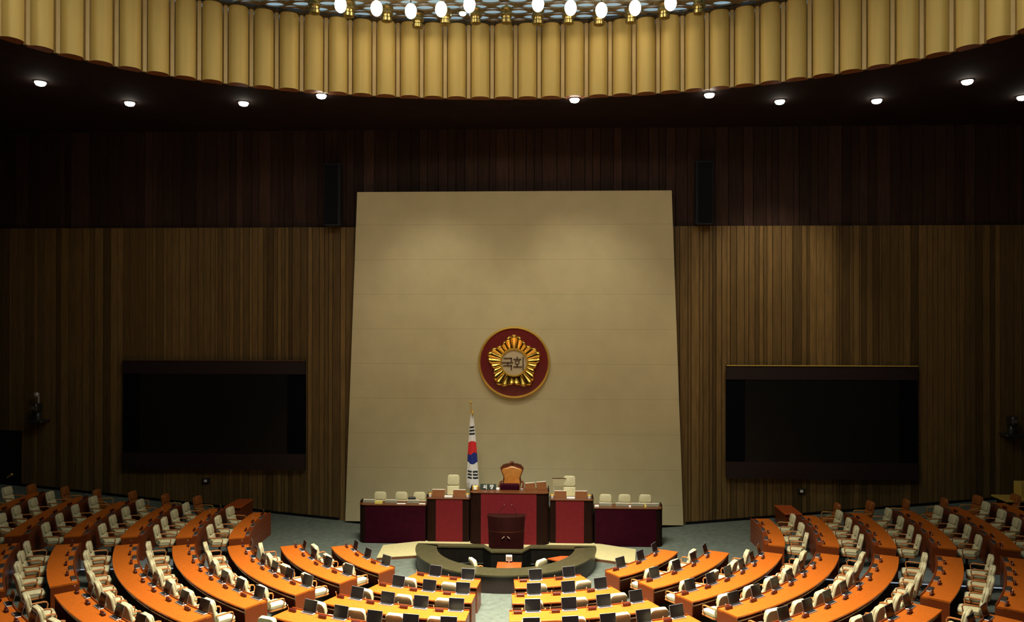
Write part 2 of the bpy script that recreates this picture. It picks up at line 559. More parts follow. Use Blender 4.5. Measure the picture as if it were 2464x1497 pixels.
# recessed downlights in the dark ceiling
bt = MB(); bt.lathe([(0.16, 0.0), (0.20, 0.0), (0.20, -0.025), (0.16, -0.03), (0.16, 0.0)][::-1], 20, caps=False)
me_trim = bt.mesh('trim_ring', 'device_dark')
bl = MB(); bl.lathe([(0.155, 0.0), (0.165, -0.05), (0.13, -0.11), (0.05, -0.14)][::-1], 20)
me_lens = bl.mesh('lens', 'lens')
DL = [((-14.78, -3.78), 'leftmost ceiling downlight, left of the gold fascia'),
      ((-13.21, -1.27), 'second ceiling downlight from the left'),
      ((-9.21, -1.12), 'third ceiling downlight from the left'),
      ((-6.21, -1.95), 'ceiling downlight touching the fascia left of the emblem panel'),
      ((2.37, -1.12), 'ceiling downlight under the fascia right of the emblem'),
      ((6.88, -1.55), 'ceiling downlight beneath the fascia above the panel right corner'),
      ((9.49, -0.62), 'fourth ceiling downlight from the right'),
      ((12.8, -0.6), 'small ceiling downlight, third from the right'),
      ((14.72, -2.77), 'large bright ceiling downlight, second from the right'),
      ((17.56, -0.83), 'rightmost ceiling downlight cut by the photo edge')]
for (x, y), lab in DL:
    th = thing('ceiling_downlight', lab, 'downlight', (x, y, CZ), 0, 'downlights in the dark ceiling')
    local(me_trim, 'trim_ring', th)
    local(me_lens, 'lens', th)

# ------------------------------------------------------------------ backdrop panel, emblem
PX = 0.09
YF = 2.85
th = thing('backdrop_panel', 'huge cream panel tapering upward behind the platform, carrying the round emblem', 'wall panel', (PX, YF, 0))
b = MB()
zb_, zt_ = 0.15, 13.28
wbm, wtm = 6.69, 6.23
b.add([(PX - wbm, YF, zb_), (PX + wbm, YF, zb_), (PX + wtm, YF, zt_), (PX - wtm, YF, zt_), (PX - wbm, YF + 0.18, zb_), (PX + wbm, YF + 0.18, zb_), (PX + wtm, YF + 0.18, zt_), (PX - wtm, YF + 0.18, zt_)],
      [(0, 1, 2, 3), (5, 4, 7, 6), (4, 0, 3, 7), (1, 5, 6, 2), (3, 2, 6, 7), (4, 5, 1, 0)])
b.obj('panel_face', 'panel_cream', th, smooth=0)
b = MB(); b.box(PX - wbm + 0.05, PX + wbm - 0.05, YF + 0.03, YF + 0.17, 0, zb_)
b.obj('plinth', 'black_gap', th, smooth=0)

EMX, EMZ = 0.14, 6.51
rotx = Matrix.Translation((EMX, YF, EMZ)) @ Matrix.Rotation(R(90), 4, 'X')   # local z -> -y
th = thing('assembly_emblem', 'round maroon emblem with a golden five petal flower and two letters', 'emblem', (EMX, YF, EMZ))
b = MB(); b.lathe([(1.36, 0.0), (1.36, 0.10), (0.6, 0.13), (0.01, 0.13)], 64, mtx=rotx)
b.obj('disc', 'emblem_maroon', th)
b = MB()
b.lathe([(1.33, 0.0), (1.42, 0.0), (1.425, 0.09), (1.40, 0.15), (1.36, 0.16), (1.33, 0.12), (1.33, 0.0)], 72, mtx=rotx, caps=False)
b.obj('gold_rim', 'gold_plain', th)
# flower
b = MB()
NT, NR = 400, 16
rings = []
for q in range(NR + 1):
    ring = []
    for k in range(NT):
        t = 2 * PI * k / NT
        c5 = math.cos(5 * t)
        base = 0.87 + 0.24 * max(0, (0.5 + 0.5 * c5)) ** 0.9
        lob = abs(math.sin(12.5 * t + PI / 2))
        Rr = base * (0.965 + 0.045 * lob ** 0.5)
        f = q / NR
        r = 0.50 + (Rr - 0.50) * f
        h = 0.15 + 0.07 * lob ** 0.7 * (0.3 + 0.7 * f) + 0.09 * f ** 2
        if f > 0.8:
            h *= math.sqrt(max(0.0, 1 - ((f - 0.8) / 0.2) ** 2)) * 0.72 + 0.28
        ring.append((r * math.sin(t), r * math.cos(t), h))
    rings.append(ring)
rings.append([(x, y, 0.10) for x, y, z in rings[-1]])
b.loft(rings[::-1], mtx=rotx)
b.obj('petals', 'gold', th, smooth=60)
b = MB(); b.lathe([(0.50, 0.12), (0.56, 0.20), (0.54, 0.27), (0.50, 0.27), (0.48, 0.22), (0.48, 0.12)], 48, mtx=rotx, caps=False)
b.obj('centre_ring', 'gold_plain', th)
b = MB(); b.lathe([(0.505, 0.12), (0.505, 0.22), (0.01, 0.225)], 48, mtx=rotx)
b.obj('centre_disc', 'emblem_cream', th)
sw = 0.046


def stroke(b, pts, w, z0, z1, mtx):
    for (xa, ya), (xb, yb) in zip(pts[:-1], pts[1:]):
        d = Vector((xb - xa, yb - ya)); L = d.length; d /= L
        nrm = Vector((-d.y, d.x)) * w / 2
        e = d * w / 2
        a = Vector((xa, ya)) - e; c = Vector((xb, yb)) + e
        q = [a - nrm, c - nrm, c + nrm, a + nrm]
        b.loft([[(p.x, p.y, z0) for p in q], [(p.x, p.y, z1) for p in q]], mtx=mtx)


def ringstroke(b, cx, cy, r, w, z0, z1, mtx, n=20):
    o = [(cx + (r + w / 2) * math.cos(2 * PI * k / n), cy + (r + w / 2) * math.sin(2 * PI * k / n)) for k in range(n)]
    i = [(cx + (r - w / 2) * math.cos(2 * PI * k / n), cy + (r - w / 2) * math.sin(2 * PI * k / n)) for k in range(n)]
    b.loft([[(x, y, z0) for x, y in o], [(x, y, z1) for x, y in o], [(x, y, z1) for x, y in i]], caps=False, mtx=mtx)


b = MB()
for pts in ([(-0.38, 0.17), (-0.10, 0.17), (-0.10, 0.04)], [(-0.45, 0.0), (-0.05, 0.0)], [(-0.24, 0.0), (-0.24, -0.10)], [(-0.40, -0.12), (-0.10, -0.12), (-0.10, -0.26)],
            [(0.13, 0.21), (0.13, 0.16)], [(0.0, 0.13), (0.26, 0.13)], [(0.13, -0.09), (0.13, -0.16)], [(0.0, -0.165), (0.29, -0.165)], [(0.36, 0.20), (0.36, -0.26)]):
    stroke(b, pts, sw, 0.22, 0.25, rotx)
ringstroke(b, 0.13, 0.015, 0.075, sw * 0.9, 0.22, 0.25, rotx)
b.obj('lettering', 'letter_brown', th, smooth=0)

# ------------------------------------------------------------------ speaker towers, screens, wall devices
for sgn, x, nm in ((-1, -7.1, 'left'), (1, 7.55, 'right')):
    th = thing('loudspeaker_column', 'tall black loudspeaker column on the dark wall beside the panel top %s corner' % nm, 'loudspeaker', (x, WY - 0.05, 11.85), 0, 'loudspeaker columns')
    b = MB(); b.bbox(x - 0.33, x + 0.33, WY - 0.55, WY - 0.06, 11.9, 14.4, 0.04); b.obj('cabinet', 'speaker_navy', th)
    b = MB(); b.bbox(x - 0.27, x + 0.27, WY - 0.585, WY - 0.545, 11.98, 14.32, 0.015); b.obj('grille', 'black_gap', th)
    b = MB(); b.box(x - 0.1, x + 0.1, WY - 0.08, WY + 0.2, 12.6, 13.6); b.obj('bracket', 'device_dark', th)

for nm, x0, x1, z0, z1 in (('left', -15.73, -8.25, 2.14, 6.54), ('right', 8.46, 15.80, 2.0, 6.42)):
    th = thing('display_screen', 'large dark switched off display screen on the %s wooden wall' % nm, 'screen', ((x0 + x1) / 2, WY, z0), 0, 'wall display screens')
    y1 = WY - 0.03
    yf = WY - 0.22
    b = MB()
    b.box(x0, x1, yf, y1, z1 - 0.55, z1); b.obj('top_rail', 'display_frame', th, smooth=0)
    b = MB(); b.box(x0, x1, yf, y1, z0, z0 + 0.65); b.obj('bottom_rail', 'display_frame', th, smooth=0)
    for xa, xb in ((x0, x0 + 0.72), (x1 - 0.72, x1)):
        b = MB(); b.box(xa, xb, yf + 0.04, y1, z0 + 0.65, z1 - 0.55); b.obj('side_panel', 'display_side', th, smooth=0)
    b = MB(); b.box(x0 + 0.72, x1 - 0.72, yf + 0.02, y1, z0 + 0.65, z1 - 0.55)
    b.obj('screen', 'display_black', th, smooth=0)
    b = MB(); b.box(x0, x1, yf - 0.03, yf, z1 - 0.02, z1 + 0.015)
    b.obj('top_edge', 'riser_brown' if nm == 'left' else 'yellow_wood', th, smooth=0)

for nm, x, z in (('left', -19.15, 4.0), ('right', 19.25, 3.75)):
    th = thing('wall_camera', 'dark remote camera on a bracket on the %s end of the wooden wall' % nm, 'camera', (x, WY, z), 0, 'wall cameras')
    b = MB(); b.bbox(x - 0.32, x + 0.32, WY - 0.62, WY - 0.02, z, z + 0.10, 0.03); b.obj('shelf', 'device_dark', th)
    b = MB(); b.lathe([(0.16, 0.10), (0.16, 0.25), (0.12, 0.30), (0.10, 0.42)], 14, c=(x, WY - 0.36, z)); b.obj('base', 'device_dark', th)
    b = MB(); b.bbox(x - 0.12, x + 0.12, WY - 0.62, WY - 0.16, z + 0.42, z + 0.78, 0.05); b.obj('camera_body', 'device_dark', th)
    b = MB(); b.lathe([(0.075, 0), (0.08, 0.05), (0.03, 0.06)], 14, mtx=Matrix.Translation((x, WY - 0.61, z + 0.62)) @ Matrix.Rotation(R(90), 4, 'X')); b.obj('lens', 'chrome', th)
    if nm == 'left':
        b = MB(); b.tube([(x, WY - 0.3, z + 0.78), (x, WY - 0.3, z + 1.05)], 0.035, 8); b.sphere((x - 0.05, WY - 0.36, z + 1.13), 0.11, 12, 8); b.obj('sensor_head', 'silver', th)

for nm, x, z in (('left', -12.34, 1.66), ('right', 11.39, 1.50)):
    th = thing('wall_socket', 'small pale socket plate low on the wall under the %s screen' % nm, 'socket', (x, WY, z), 0, 'wall sockets')
    b = MB(); b.bbox(x - 0.15, x + 0.15, WY - 0.10, WY - 0.04, z - 0.10, z + 0.10, 0.01); b.obj('plate', 'black_base', th)
    b = MB(); b.bbox(x - 0.06, x + 0.06, WY - 0.115, WY - 0.095, z - 0.05, z + 0.05, 0.005); b.obj('insert', 'white', th)

# dark doorway at the far left
b = MB()
zfl = floor_z(-20.8, WY)
b.box(-22.6, -20.02, WY - 0.09, WY - 0.02, zfl, 3.63)
d1 = struct(b.obj('door_1', 'black_gap', smooth=0))
b = MB(); b.tube([(-20.55, WY - 0.16, 1.72), (-20.35, WY - 0.17, 1.85)], 0.035, 8); b.sphere((-20.35, WY - 0.17, 1.85), 0.06)
b.obj('door_handle', 'gold_plain', d1)

# ------------------------------------------------------------------ platform and speaker's desks
b = MB()
poly = [(-4.45, -0.13), (-4.37, -1.6), (-2.96, -1.25), (-2.4, -1.38), (2.5, -1.38), (2.96, -1.3), (4.37, -1.85), (4.58, -0.22), (3.08, 0.52), (-2.98, 0.52)]
b.loft([[(x, y, 0.0) for x, y in poly], [(x, y, 0.085) for x, y in poly]], mi=1, caps=False)
b.loft([[(x, y, 0.085) for x, y in poly], [(x, y, 0.10) for x, y in poly]], mi=0)
tag(b.obj('stage_platform', ['platform_carpet', 'riser_brown'], smooth=0), 'low beige carpeted platform in front of the red desks', 'platform')

# raised floors hidden behind the desks
for k, (x0, x1, zt) in enumerate(((-5.3, -3.06, 0.52), (-3.04, -1.5, 1.0), (-1.45, 1.6, 1.22), (1.65, 3.18, 1.0), (3.2, 5.45, 0.52))):
    b = MB(); b.box(x0, x1, 1.05, 2.8, 0, zt)
    struct(b.obj('trim_%d' % (6 + k), 'carpet', smooth=0))


def front_outline(x0, x1, yf, yb, cr, left, right, n=6):
    """plan outline with rounded front corners."""
    p = [(x0, yb)]
    if left:
        for k in range(n + 1):
            a = R(180 + 90 * k / n); p.append((x0 + cr + cr * math.cos(a), yf + cr + cr * math.sin(a)))
    else:
        p.append((x0, yf))
    if right:
        for k in range(n + 1):
            a = R(270 + 90 * k / n); p.append((x1 - cr + cr * math.cos(a), yf + cr + cr * math.sin(a)))
    else:
        p.append((x1, yf))
    p.append((x1, yb))
    return p


def dais_desk(label, x0, x1, yf, yb, z0, zt, px0, px1, panel_mat, cr, l, r_):
    th = thing('podium_desk', label, 'desk', ((x0 + x1) / 2, yf, z0))
    out = front_outline(x0, x1, yf, yb, cr, l, r_)
    b = MB(); b.prism(out, z0, zt - 0.03); b.obj('desk_body', 'dais_dark', th)
    b = MB(); b.box(px0, px1, yf - 0.012, yf + 0.02, z0 + 0.02, zt - 0.035); b.obj('front_panel', panel_mat, th, smooth=0)
    out2 = front_outline(x0 - 0.015, x1 + 0.015, yf - 0.03, yb, cr, l, r_)
    b = MB(); b.loft([[(x, y, zt - 0.03) for x, y in out2], [(x, y, zt - 0.01) for x, y in out2], [(x * 0.999 + 0.001 * (x0 + x1) / 2, y + 0.004, zt) for x, y in out2]])
    b.obj('worktop', 'dais_top', th)
    for use, xa, xb in ((l, x0, x0 + 0.04), (r_, x1 - 0.04, x1)):
        if use:
            b = MB(); b.box(xa, xb, yf + cr, yb, zt, zt + 0.08); b.obj('end_rim', 'dais_dark', th, smooth=0)
    return th


dais_desk('low dark maroon podium desk at the left end of the platform', -5.47, -3.0, 0.42, 1.0, 0.0, 1.42, -5.22, -3.02, 'dais_maroon', 0.24, True, False)
dais_desk('low dark maroon podium desk at the right end of the platform', 3.16, 5.63, 0.40, 1.0, 0.0, 1.40, 3.2, 5.38, 'dais_maroon', 0.24, False, True)
dais_desk('middle height podium desk with red front panel, left of the speaker desk', -2.98, -1.40, 0.40, 1.0, 0.02, 1.68, -2.62, -1.64, 'dais_red', 0.14, True, False)
dais_desk('middle height podium desk with red front panel, right of the speaker desk', 1.55, 3.13, 0.40, 1.0, 0.02, 1.68, 1.76, 2.78, 'dais_red', 0.14, False, True)
dais_desk('tallest central speaker desk with wide red front panel', -1.36, 1.51, 0.15, 1.0, 0.02, 1.97, -0.95, 1.06, 'dais_red', 0.2, True, True)

# lectern
th = thing('rostrum_lectern', 'dark curved wooden lectern with two thin microphones in front of the speaker desk', 'lectern', (0.03, -0.95, 0.10))
LC = 0.03


def arcfront(w, ybk, bulge, z, n=14):
    p = [(LC + w, ybk, z)]
    for k in range(n + 1):
        s_ = 1 - 2 * k / n
        p.append((LC + w * s_, ybk - 0.32 - bulge * (1 - s_ * s_), z))
    p.append((LC - w, ybk, z))
    return p[::-1]


b = MB(); b.loft([arcfront(0.57, -0.80, 0.16, 0.10), arcfront(0.57, -0.80, 0.16, 0.32), arcfront(0.60, -0.78, 0.18, 0.34), arcfront(0.62, -0.76, 0.2, 0.92)])
b.obj('lower_body', 'lectern_wood', th)
b = MB(); b.loft([arcfront(0.635, -0.74, 0.215, 0.92), arcfront(0.635, -0.74, 0.215, 0.945)]); b.obj('band', 'dais_top', th)
b = MB(); b.loft([arcfront(0.62, -0.76, 0.2, 0.945), arcfront(0.65, -0.74, 0.2, 1.40)]); b.obj('upper_apron', 'lectern_wood', th)
b = MB(); b.loft([arcfront(0.665, -0.72, 0.215, 1.40), arcfront(0.665, -0.72, 0.215, 1.425), arcfront(0.65, -0.72, 0.20, 1.43)]); b.obj('top', 'lectern_wood', th)
for (xa, za, xb, zb2) in ((-0.30, 1.43, -0.07, 1.80), (0.38, 1.43, 0.19, 1.80)):
    b = MB(); b.tube([(LC + xa, -1.0, za), (LC + xa * 0.6 + xb * 0.4, -1.0, za + 0.17), (LC + xb, -1.0, zb2)], 0.009, 6)
    b.sphere((LC + xb, -1.0, zb2), 0.02, 8, 6)
    b.obj('microphone', 'chrome', th)
for s_ in (-1, 1):
    b = MB(); b.tube([(LC + s_ * 0.05, -1.31, 0.79), (LC + s_ * 0.13, -1.305, 0.72)], 0.014, 6)
    b.obj('chevron_mark', 'shelf_edge', th)

# D shaped stenographers' table
TCX, TCY, TR, TRI = 0.05, -1.60, 3.05, 2.33
TZ = 0.56


def dout(rad, yb, notch, cut, n=40):
    """outline from the back right end, round the front to the back left, then along the back with a notch"""
    p = [(TCX + rad * math.cos(a), TCY + rad * math.sin(a)) for a in [0.0 - PI * k / n for k in range(n + 1)]]
    xl = TCX - rad
    p += [(xl + cut * 0.25, yb - 0.0), (xl + cut, yb)]
    p += [(-0.72, yb), (-0.42, yb - notch), (0.62, yb - notch), (0.90, yb)]
    xr = TCX + rad
    p += [(xr - cut, yb), (xr - cut * 0.25, yb)]
    return p


outer = dout(TR, -1.42, 0.52, 0.12)
inner = dout(TRI, -1.74, 0.52, 0.10)
th = thing('stenographer_table', 'large D shaped dark stone topped table round the sunken clerks area', 'table', (TCX, -2.9, 0))
b = MB(); b.loft([[(x, y, TZ - 0.05) for x, y in inner], [(x, y, TZ - 0.05) for x, y in outer], [(x, y, TZ) for x, y in outer], [(x, y, TZ) for x, y in inner], [(x, y, TZ - 0.05) for x, y in inner]], caps=False)
b.obj('tabletop', 'stone_top', th)
o2 = dout(TR - 0.04, -1.44, 0.50, 0.12)
b = MB(); b.loft([[(x, y, 0) for x, y in o2], [(x, y, TZ - 0.05) for x, y in o2]], caps=False); b.obj('outer_skirt', 'stone_dark', th)
i2 = dout(TRI + 0.03, -1.72, 0.52, 0.10)
b = MB(); b.loft([[(x, y, TZ - 0.05) for x, y in i2], [(x, y, -0.3) for x, y in i2]], caps=False); b.obj('inner_skirt', 'pit_black', th)
b = MB(); b.add([(x, y, -0.3) for x, y in i2], [tuple(range(len(i2)))[::-1]]); b.obj('well_floor', 'pit_black', th)  # well floor and inner skirt have their shade put into the colour

th = thing('clerk_desk', 'small glossy red wooden desk inside the D shaped table', 'desk', (0.22, -3.2, -0.3))
b = MB(); b.bbox(-0.17, 0.62, -3.75, -2.75, 0.34, 0.38, 0.01); b.obj('desktop', 'red_wood', th)
b = MB(); b.box(-0.14, 0.59, -3.70, -2.78, -0.3, 0.34); b.obj('desk_body', 'pit_black', th, smooth=0)
th = thing('clerk_monitor', 'small pale monitor standing on the red desk in the clerks area', 'monitor', (0.2, -2.83, 0.38))
b = MB(); b.bbox(0.11, 0.31, -2.83, -2.80, 0.43, 0.63, 0.006); b.obj('case', 'white', th)
b = MB(); b.box(0.125, 0.295, -2.833, -2.829, 0.45, 0.57); b.obj('screen', 'lid_grey', th)
b = MB(); b.tube([(0.21, -2.815, 0.38), (0.21, -2.815, 0.44)], 0.02, 8); b.obj('stand', 'silver', th)
th = thing('corner_desk', 'dark clerk desk with orange top at the right corner of the well', 'desk', (1.75, -2.4, -0.3))
b = MB(); b.prism([(1.45, -2.28), (2.02, -2.66), (2.17, -2.5), (2.26, -2.2), (2.24, -2.0), (1.9, -2.0)], 0.33, 0.37); b.obj('desktop', 'red_wood', th)
b = MB(); b.prism([(1.52, -2.26), (2.0, -2.58), (2.14, -2.4), (2.2, -2.2), (2.18, -2.04), (1.92, -2.04)], -0.3, 0.33); b.obj('desk_body', 'pit_black', th)
th = thing('clerk_microphone', 'slim chrome desk microphone in the left of the clerks well', 'microphone', (-0.98, -3.2, -0.3))
b = MB(); b.lathe([(0.10, 0), (0.10, 0.02), (0.02, 0.04)], 12, c=(-0.98, -3.2, -0.3)); b.obj('foot', 'black_base', th)
b = MB(); b.tube([(-0.98, -3.2, -0.26), (-0.98, -3.2, 0.3), (-1.04, -3.2, 0.62)], 0.008, 6); b.obj('gooseneck', 'chrome', th)
b = MB(); b.sphere((-1.04, -3.2, 0.64), 0.032, 10, 6); b.obj('head', 'chrome', th)
b = MB(); b.sphere((-0.98, -3.2, 0.30), 0.03, 10, 6); b.obj('joint', 'chrome', th)

# ------------------------------------------------------------------ chairs
def T(x, y, z):
    return Matrix.Translation((x, y, z))


def RX(a):
    return Matrix.Rotation(R(a), 4, 'X')


def chair_meshes(cloth, wood, pre, tall=1.0):
    d = {}
    # seat pad: slab laid flat (outline X / Y)
    b = MB(); b.slab(0.50, 0.52, 0.12, 0.10, 0.045, T(0, -0.24, 0.455) @ RX(-90))
    d['seat'] = b.mesh(pre + 'seat', cloth)
    b = MB(); b.slab(0.52, 0.52, 0.045, 0.10, 0.015, T(0, -0.24, 0.385) @ RX(-90))
    d['seat_frame'] = b.mesh(pre + 'seat_frame', wood)
    bm = T(0, -0.235, 0.44) @ RX(12)
    b = MB(); b.slab(0.50, 0.60 * tall, 0.085, 0.12, 0.03, bm, taper=0.06)
    d['backrest'] = b.mesh(pre + 'backrest', cloth)
    b = MB(); b.slab(0.46, 0.29 * tall, 0.07, 0.07, 0.03, bm @ T(0, 0.055, 0.30 * tall), taper=0.05)
    d['upper_cushion'] = b.mesh(pre + 'upper_cushion', cloth)
    b = MB(); b.slab(0.46, 0.27 * tall, 0.07, 0.07, 0.03, bm @ T(0, 0.055, 0.02))
    d['lower_cushion'] = b.mesh(pre + 'lower_cushion', cloth)
    for s_, nm in ((-1, 'armrest_l'), (1, 'armrest_r')):
        b = MB()
        b.tube([(s_ * 0.25, -0.27, 0.655), (s_ * 0.285, -0.20, 0.665), (s_ * 0.295, 0.08, 0.665), (s_ * 0.295, 0.14, 0.645), (s_ * 0.29, 0.165, 0.60), (s_ * 0.27, 0.13, 0.40)],
               [0.016, 0.02, 0.022, 0.02, 0.017, 0.016], 6)
        d[nm] = b.mesh(pre + 'armrest', wood)
    b = MB(); b.lathe([(0.035, 0.08), (0.035, 0.30), (0.09, 0.36)], 10)
    d['column'] = b.mesh(pre + 'column', 'black_base')
    b = MB()
    for k in range(5):
        a = 2 * PI * k / 5 + 0.3
        b.tube([(0, 0, 0.09), (0.28 * math.cos(a), 0.28 * math.sin(a), 0.06)], [0.03, 0.018], 5)
        b.sphere((0.28 * math.cos(a), 0.28 * math.sin(a), 0.03), 0.028, 6, 5)
    d['star_base'] = b.mesh(pre + 'star_base', 'black_base')
    return d


CREAM = chair_meshes('cream_leather', 'arm_wood', '')
BROWN = chair_meshes('brown_leather', 'gold_wood', 'brown_', 1.06)
PARTNAME = {'armrest_l': 'armrest', 'armrest_r': 'armrest', 'upper_cushion': 'back_cushion', 'lower_cushion': 'back_cushion'}


def put_chair(meshes, x, y, z, rz, label, group, name='swivel_chair', cat='chair'):
    th = thing(name, label, cat, (x, y, z), rz, group)
    for k, me in meshes.items():
        o = bpy.data.objects.new(PARTNAME.get(k, k), me)
        o.parent = th
        COL.objects.link(o)
    return th


# chairs behind the podium desks (facing the hall)
for x, y, z, lab in ((-5.0, 1.60, 0.52, 'cream chair behind the left maroon desk, leftmost of three'), (-4.19, 1.62, 0.48, 'cream chair behind the left maroon desk, middle of three'),
                     (-3.46, 1.62, 0.47, 'cream chair behind the left maroon desk, nearest the red desk'), (3.65, 1.60, 0.50, 'cream chair behind the right maroon desk, nearest the red desk'),
                     (4.40, 1.62, 0.46, 'cream chair behind the right maroon desk, middle of three'), (5.17, 1.62, 0.44, 'cream chair behind the right maroon desk, rightmost of three')):
    put_chair(CREAM, x, y, max(z, 0.52), PI + random.uniform(-.1, .1), lab, 'chairs behind the maroon desks')
HIGH = chair_meshes('cream_leather', 'arm_wood', 'high_', 1.33)
put_chair(HIGH, -2.16, 1.62, 1.0, PI, 'high backed cream chair behind the left red podium desk', 'high chairs behind the red desks', 'high_back_chair')
put_chair(HIGH, 2.30, 1.62, 1.0, PI, 'high backed cream chair behind the right red podium desk', 'high chairs behind the red desks', 'high_back_chair')
put_chair(CREAM, -0.62, -3.42, -0.30, R(-62), 'cream chair at the left of the red clerk desk in the well', 'clerk chairs')
put_chair(CREAM, 1.02, -3.35, -0.30, R(50), 'cream chair at the right of the red clerk desk in the well', 'clerk chairs')

# the speaker's carved chair
SX, SY, SZ = 0.10, 1.62, 1.22
th = thing('speaker_chair', 'ornate carved high chair with tan leather back at the centre of the platform', 'chair', (SX, SY, SZ))
b = MB(); b.bbox(SX - 0.42, SX + 0.42, SY - 0.40, SY + 0.25, SZ + 0.38, SZ + 0.52, 0.04); b.obj('seat', 'tan_leather', th)
b = MB()
ys = SY + 0.30
out = [(-0.30, 0.45), (-0.36, 0.75), (-0.33, 0.95), (-0.42, 1.18), (-0.45, 1.30), (-0.38, 1.37), (-0.24, 1.40), (-0.12, 1.45), (0, 1.47), (0.12, 1.45), (0.24, 1.40), (0.38, 1.37), (0.45, 1.30), (0.42, 1.18), (0.33, 0.95), (0.36, 0.75), (0.30, 0.45)]
b.loft([[(SX + x, ys, SZ + z) for x, z in out], [(SX + x, ys + 0.09, SZ + z) for x, z in out]])
for k in range(9):
    a = -0.32 + 0.08 * k
    b.sphere((SX + a, ys + 0.03, SZ + 1.455 - 0.6 * a * a + (0.03 if k == 4 else 0)), 0.045 + (0.03 if k == 4 else 0), 8, 6)
b.obj('carved_frame', 'carved_wood', th)
b = MB()
inn = [(x * 0.86, 0.5 + (z - 0.5) * 0.89) for x, z in out]
inn2 = [(x * 0.70, 0.55 + (z - 0.5) * 0.80) for x, z in out]
b.loft([[(SX + x, ys + 0.01, SZ + z) for x, z in inn], [(SX + x, ys - 0.03, SZ + z) for x, z in inn], [(SX + x, ys - 0.06, SZ + z) for x, z in inn2]][::-1])
b.obj('back_cushion', 'tan_leather', th)
for s_ in (-1, 1):
    b = MB()
    b.tube([(SX + s_ * 0.40, SY + 0.28, SZ + 0.78), (SX + s_ * 0.45, SY, SZ + 0.76), (SX + s_ * 0.44, SY - 0.34, SZ + 0.74), (SX + s_ * 0.42, SY - 0.36, SZ + 0.45)], 0.04, 8)
    b.obj('armrest', 'carved_wood', th)
for sx_ in (-1, 1):
    for sy_ in (-0.34, 0.26):
        b = MB(); b.tube([(SX + sx_ * 0.36, SY + sy_, SZ), (SX + sx_ * 0.37, SY + sy_, SZ + 0.40)], [0.03, 0.045], 8); b.obj('leg', 'carved_wood', th)

# ------------------------------------------------------------------ things standing on the podium desks
def monitor_back(x0, x1, y, z0, z1, label, face, group, ang=0, name='desk_monitor'):
    cx = (x0 + x1) / 2
    th = thing(name, label, 'monitor', (cx, y, z0), R(ang), group)
    w = (x1 - x0) / 2
    h = z1 - z0
    m = RX(-14)
    b = MB(); b.box(-w, w, -0.015, 0.015, 0.0, h - 0.025, mtx=m); local(b.mesh('back_cover', face), 'back_cover', th)
    b = MB(); b.box(-w, w, -0.02, 0.02, h - 0.025, h, mtx=m); local(b.mesh('top_edge', 'edge_white'), 'top_edge', th)
    b = MB(); b.box(-w * 0.9, w * 0.9, 0.016, 0.02, 0.03, h - 0.04, mtx=m); local(b.mesh('screen', 'screen_black'), 'screen', th)
    return th


for xs, side in (((-2.79, -2.33, -2.02, -1.56), 'left'), ((1.71, 2.15, 2.47, 2.91), 'right')):
    monitor_back(xs[0], xs[1], 0.66, 1.68, 1.95, 'brown backed monitor on the %s red desk, left of its pair' % side, 'lid_brown', 'brown monitors on the red desks')
    monitor_back(xs[2], xs[3], 0.66, 1.68, 1.95, 'brown backed monitor on the %s red desk, right of its pair' % side, 'lid_brown', 'brown monitors on the red desks')
    xm = (xs[1] + xs[2]) / 2
    b = MB(); b.bbox(xm - 0.15, xm + 0.15, 0.50, 0.60, 1.68, 1.745, 0.008)
    tag(b.obj('paper_stack', 'white'), 'white paper stack between the two monitors on the %s red desk' % side, 'papers', 'paper stacks on the red desks')
    for xx, sd in ((xs[0] - 0.08, 'left'), (xs[3] + 0.08, 'right')):
        th = thing('tea_cup', 'pale lidded cup at the %s end of the %s red desk' % (sd, side), 'cup', (xx, 0.62, 1.68), 0, 'cups on the red desks')
        b = MB(); b.lathe([(0.05, 0), (0.065, 0.06), (0.07, 0.11)], 14); local(b.mesh('cup', 'white'), 'cup', th)
        b = MB(); b.lathe([(0.075, 0.11), (0.05, 0.135), (0.015, 0.15), (0.02, 0.17)], 14); local(b.mesh('lid', 'gold_plain'), 'lid', th)
for k, x0 in enumerate((-5.37, -4.55, -3.73)):
    monitor_back(x0, x0 + 0.45, 0.70, 1.42, 1.54, 'low grey monitor on the left maroon desk, %s from the left' % ORD[k + 1], 'lid_grey', 'grey monitors on the maroon desks')
for k, x0 in enumerate((3.36, 3.95, 4.51, 5.07)):
    monitor_back(x0, x0 + 0.44, 0.68, 1.40, 1.52, 'low grey monitor on the right maroon desk, %s from the left' % ORD[k + 1], 'lid_grey', 'grey monitors on the maroon desks')
for x, w, h, mt, lab in ((-4.76, 0.14, 0.09, 'yellow_card', 'yellowish folder after the first monitor on the left maroon desk'), (-3.92, 0.16, 0.02, 'white', 'white paper between monitors on the left maroon desk'),
                         (-3.14, 0.12, 0.03, 'edge_white', 'small paper at the right end of the left maroon desk'), (3.25, 0.08, 0.06, 'white', 'white card at the left end of the right maroon desk'),
                         (4.45, 0.04, 0.06, 'white', 'white slip in the middle of the right maroon desk'), (5.01, 0.04, 0.08, 'yellow_card', 'yellow slip on the right maroon desk')):
    zt = 1.42 if x < 0 else 1.40
    b = MB(); b.bbox(x - w, x + w, 0.50, 0.60, zt, zt + h, 0.004)
    tag(b.obj('desk_paper', mt), lab, 'papers')
b = MB(); b.lathe([(0.035, 0), (0.04, 0.08), (0.015, 0.12), (0.015, 0.15)], 10, c=(5.45, 0.72, 1.40))
tag(b.obj('water_bottle', 'bottle_green'), 'small green bottle at the right end of the right maroon desk', 'bottle')
b = MB(); b.bbox(-3.72, -3.45, 0.82, 0.95, 1.42, 1.60, 0.02)
tag(b.obj('document_bag', 'black_base'), 'small black bag behind the third monitor on the left maroon desk', 'bag')

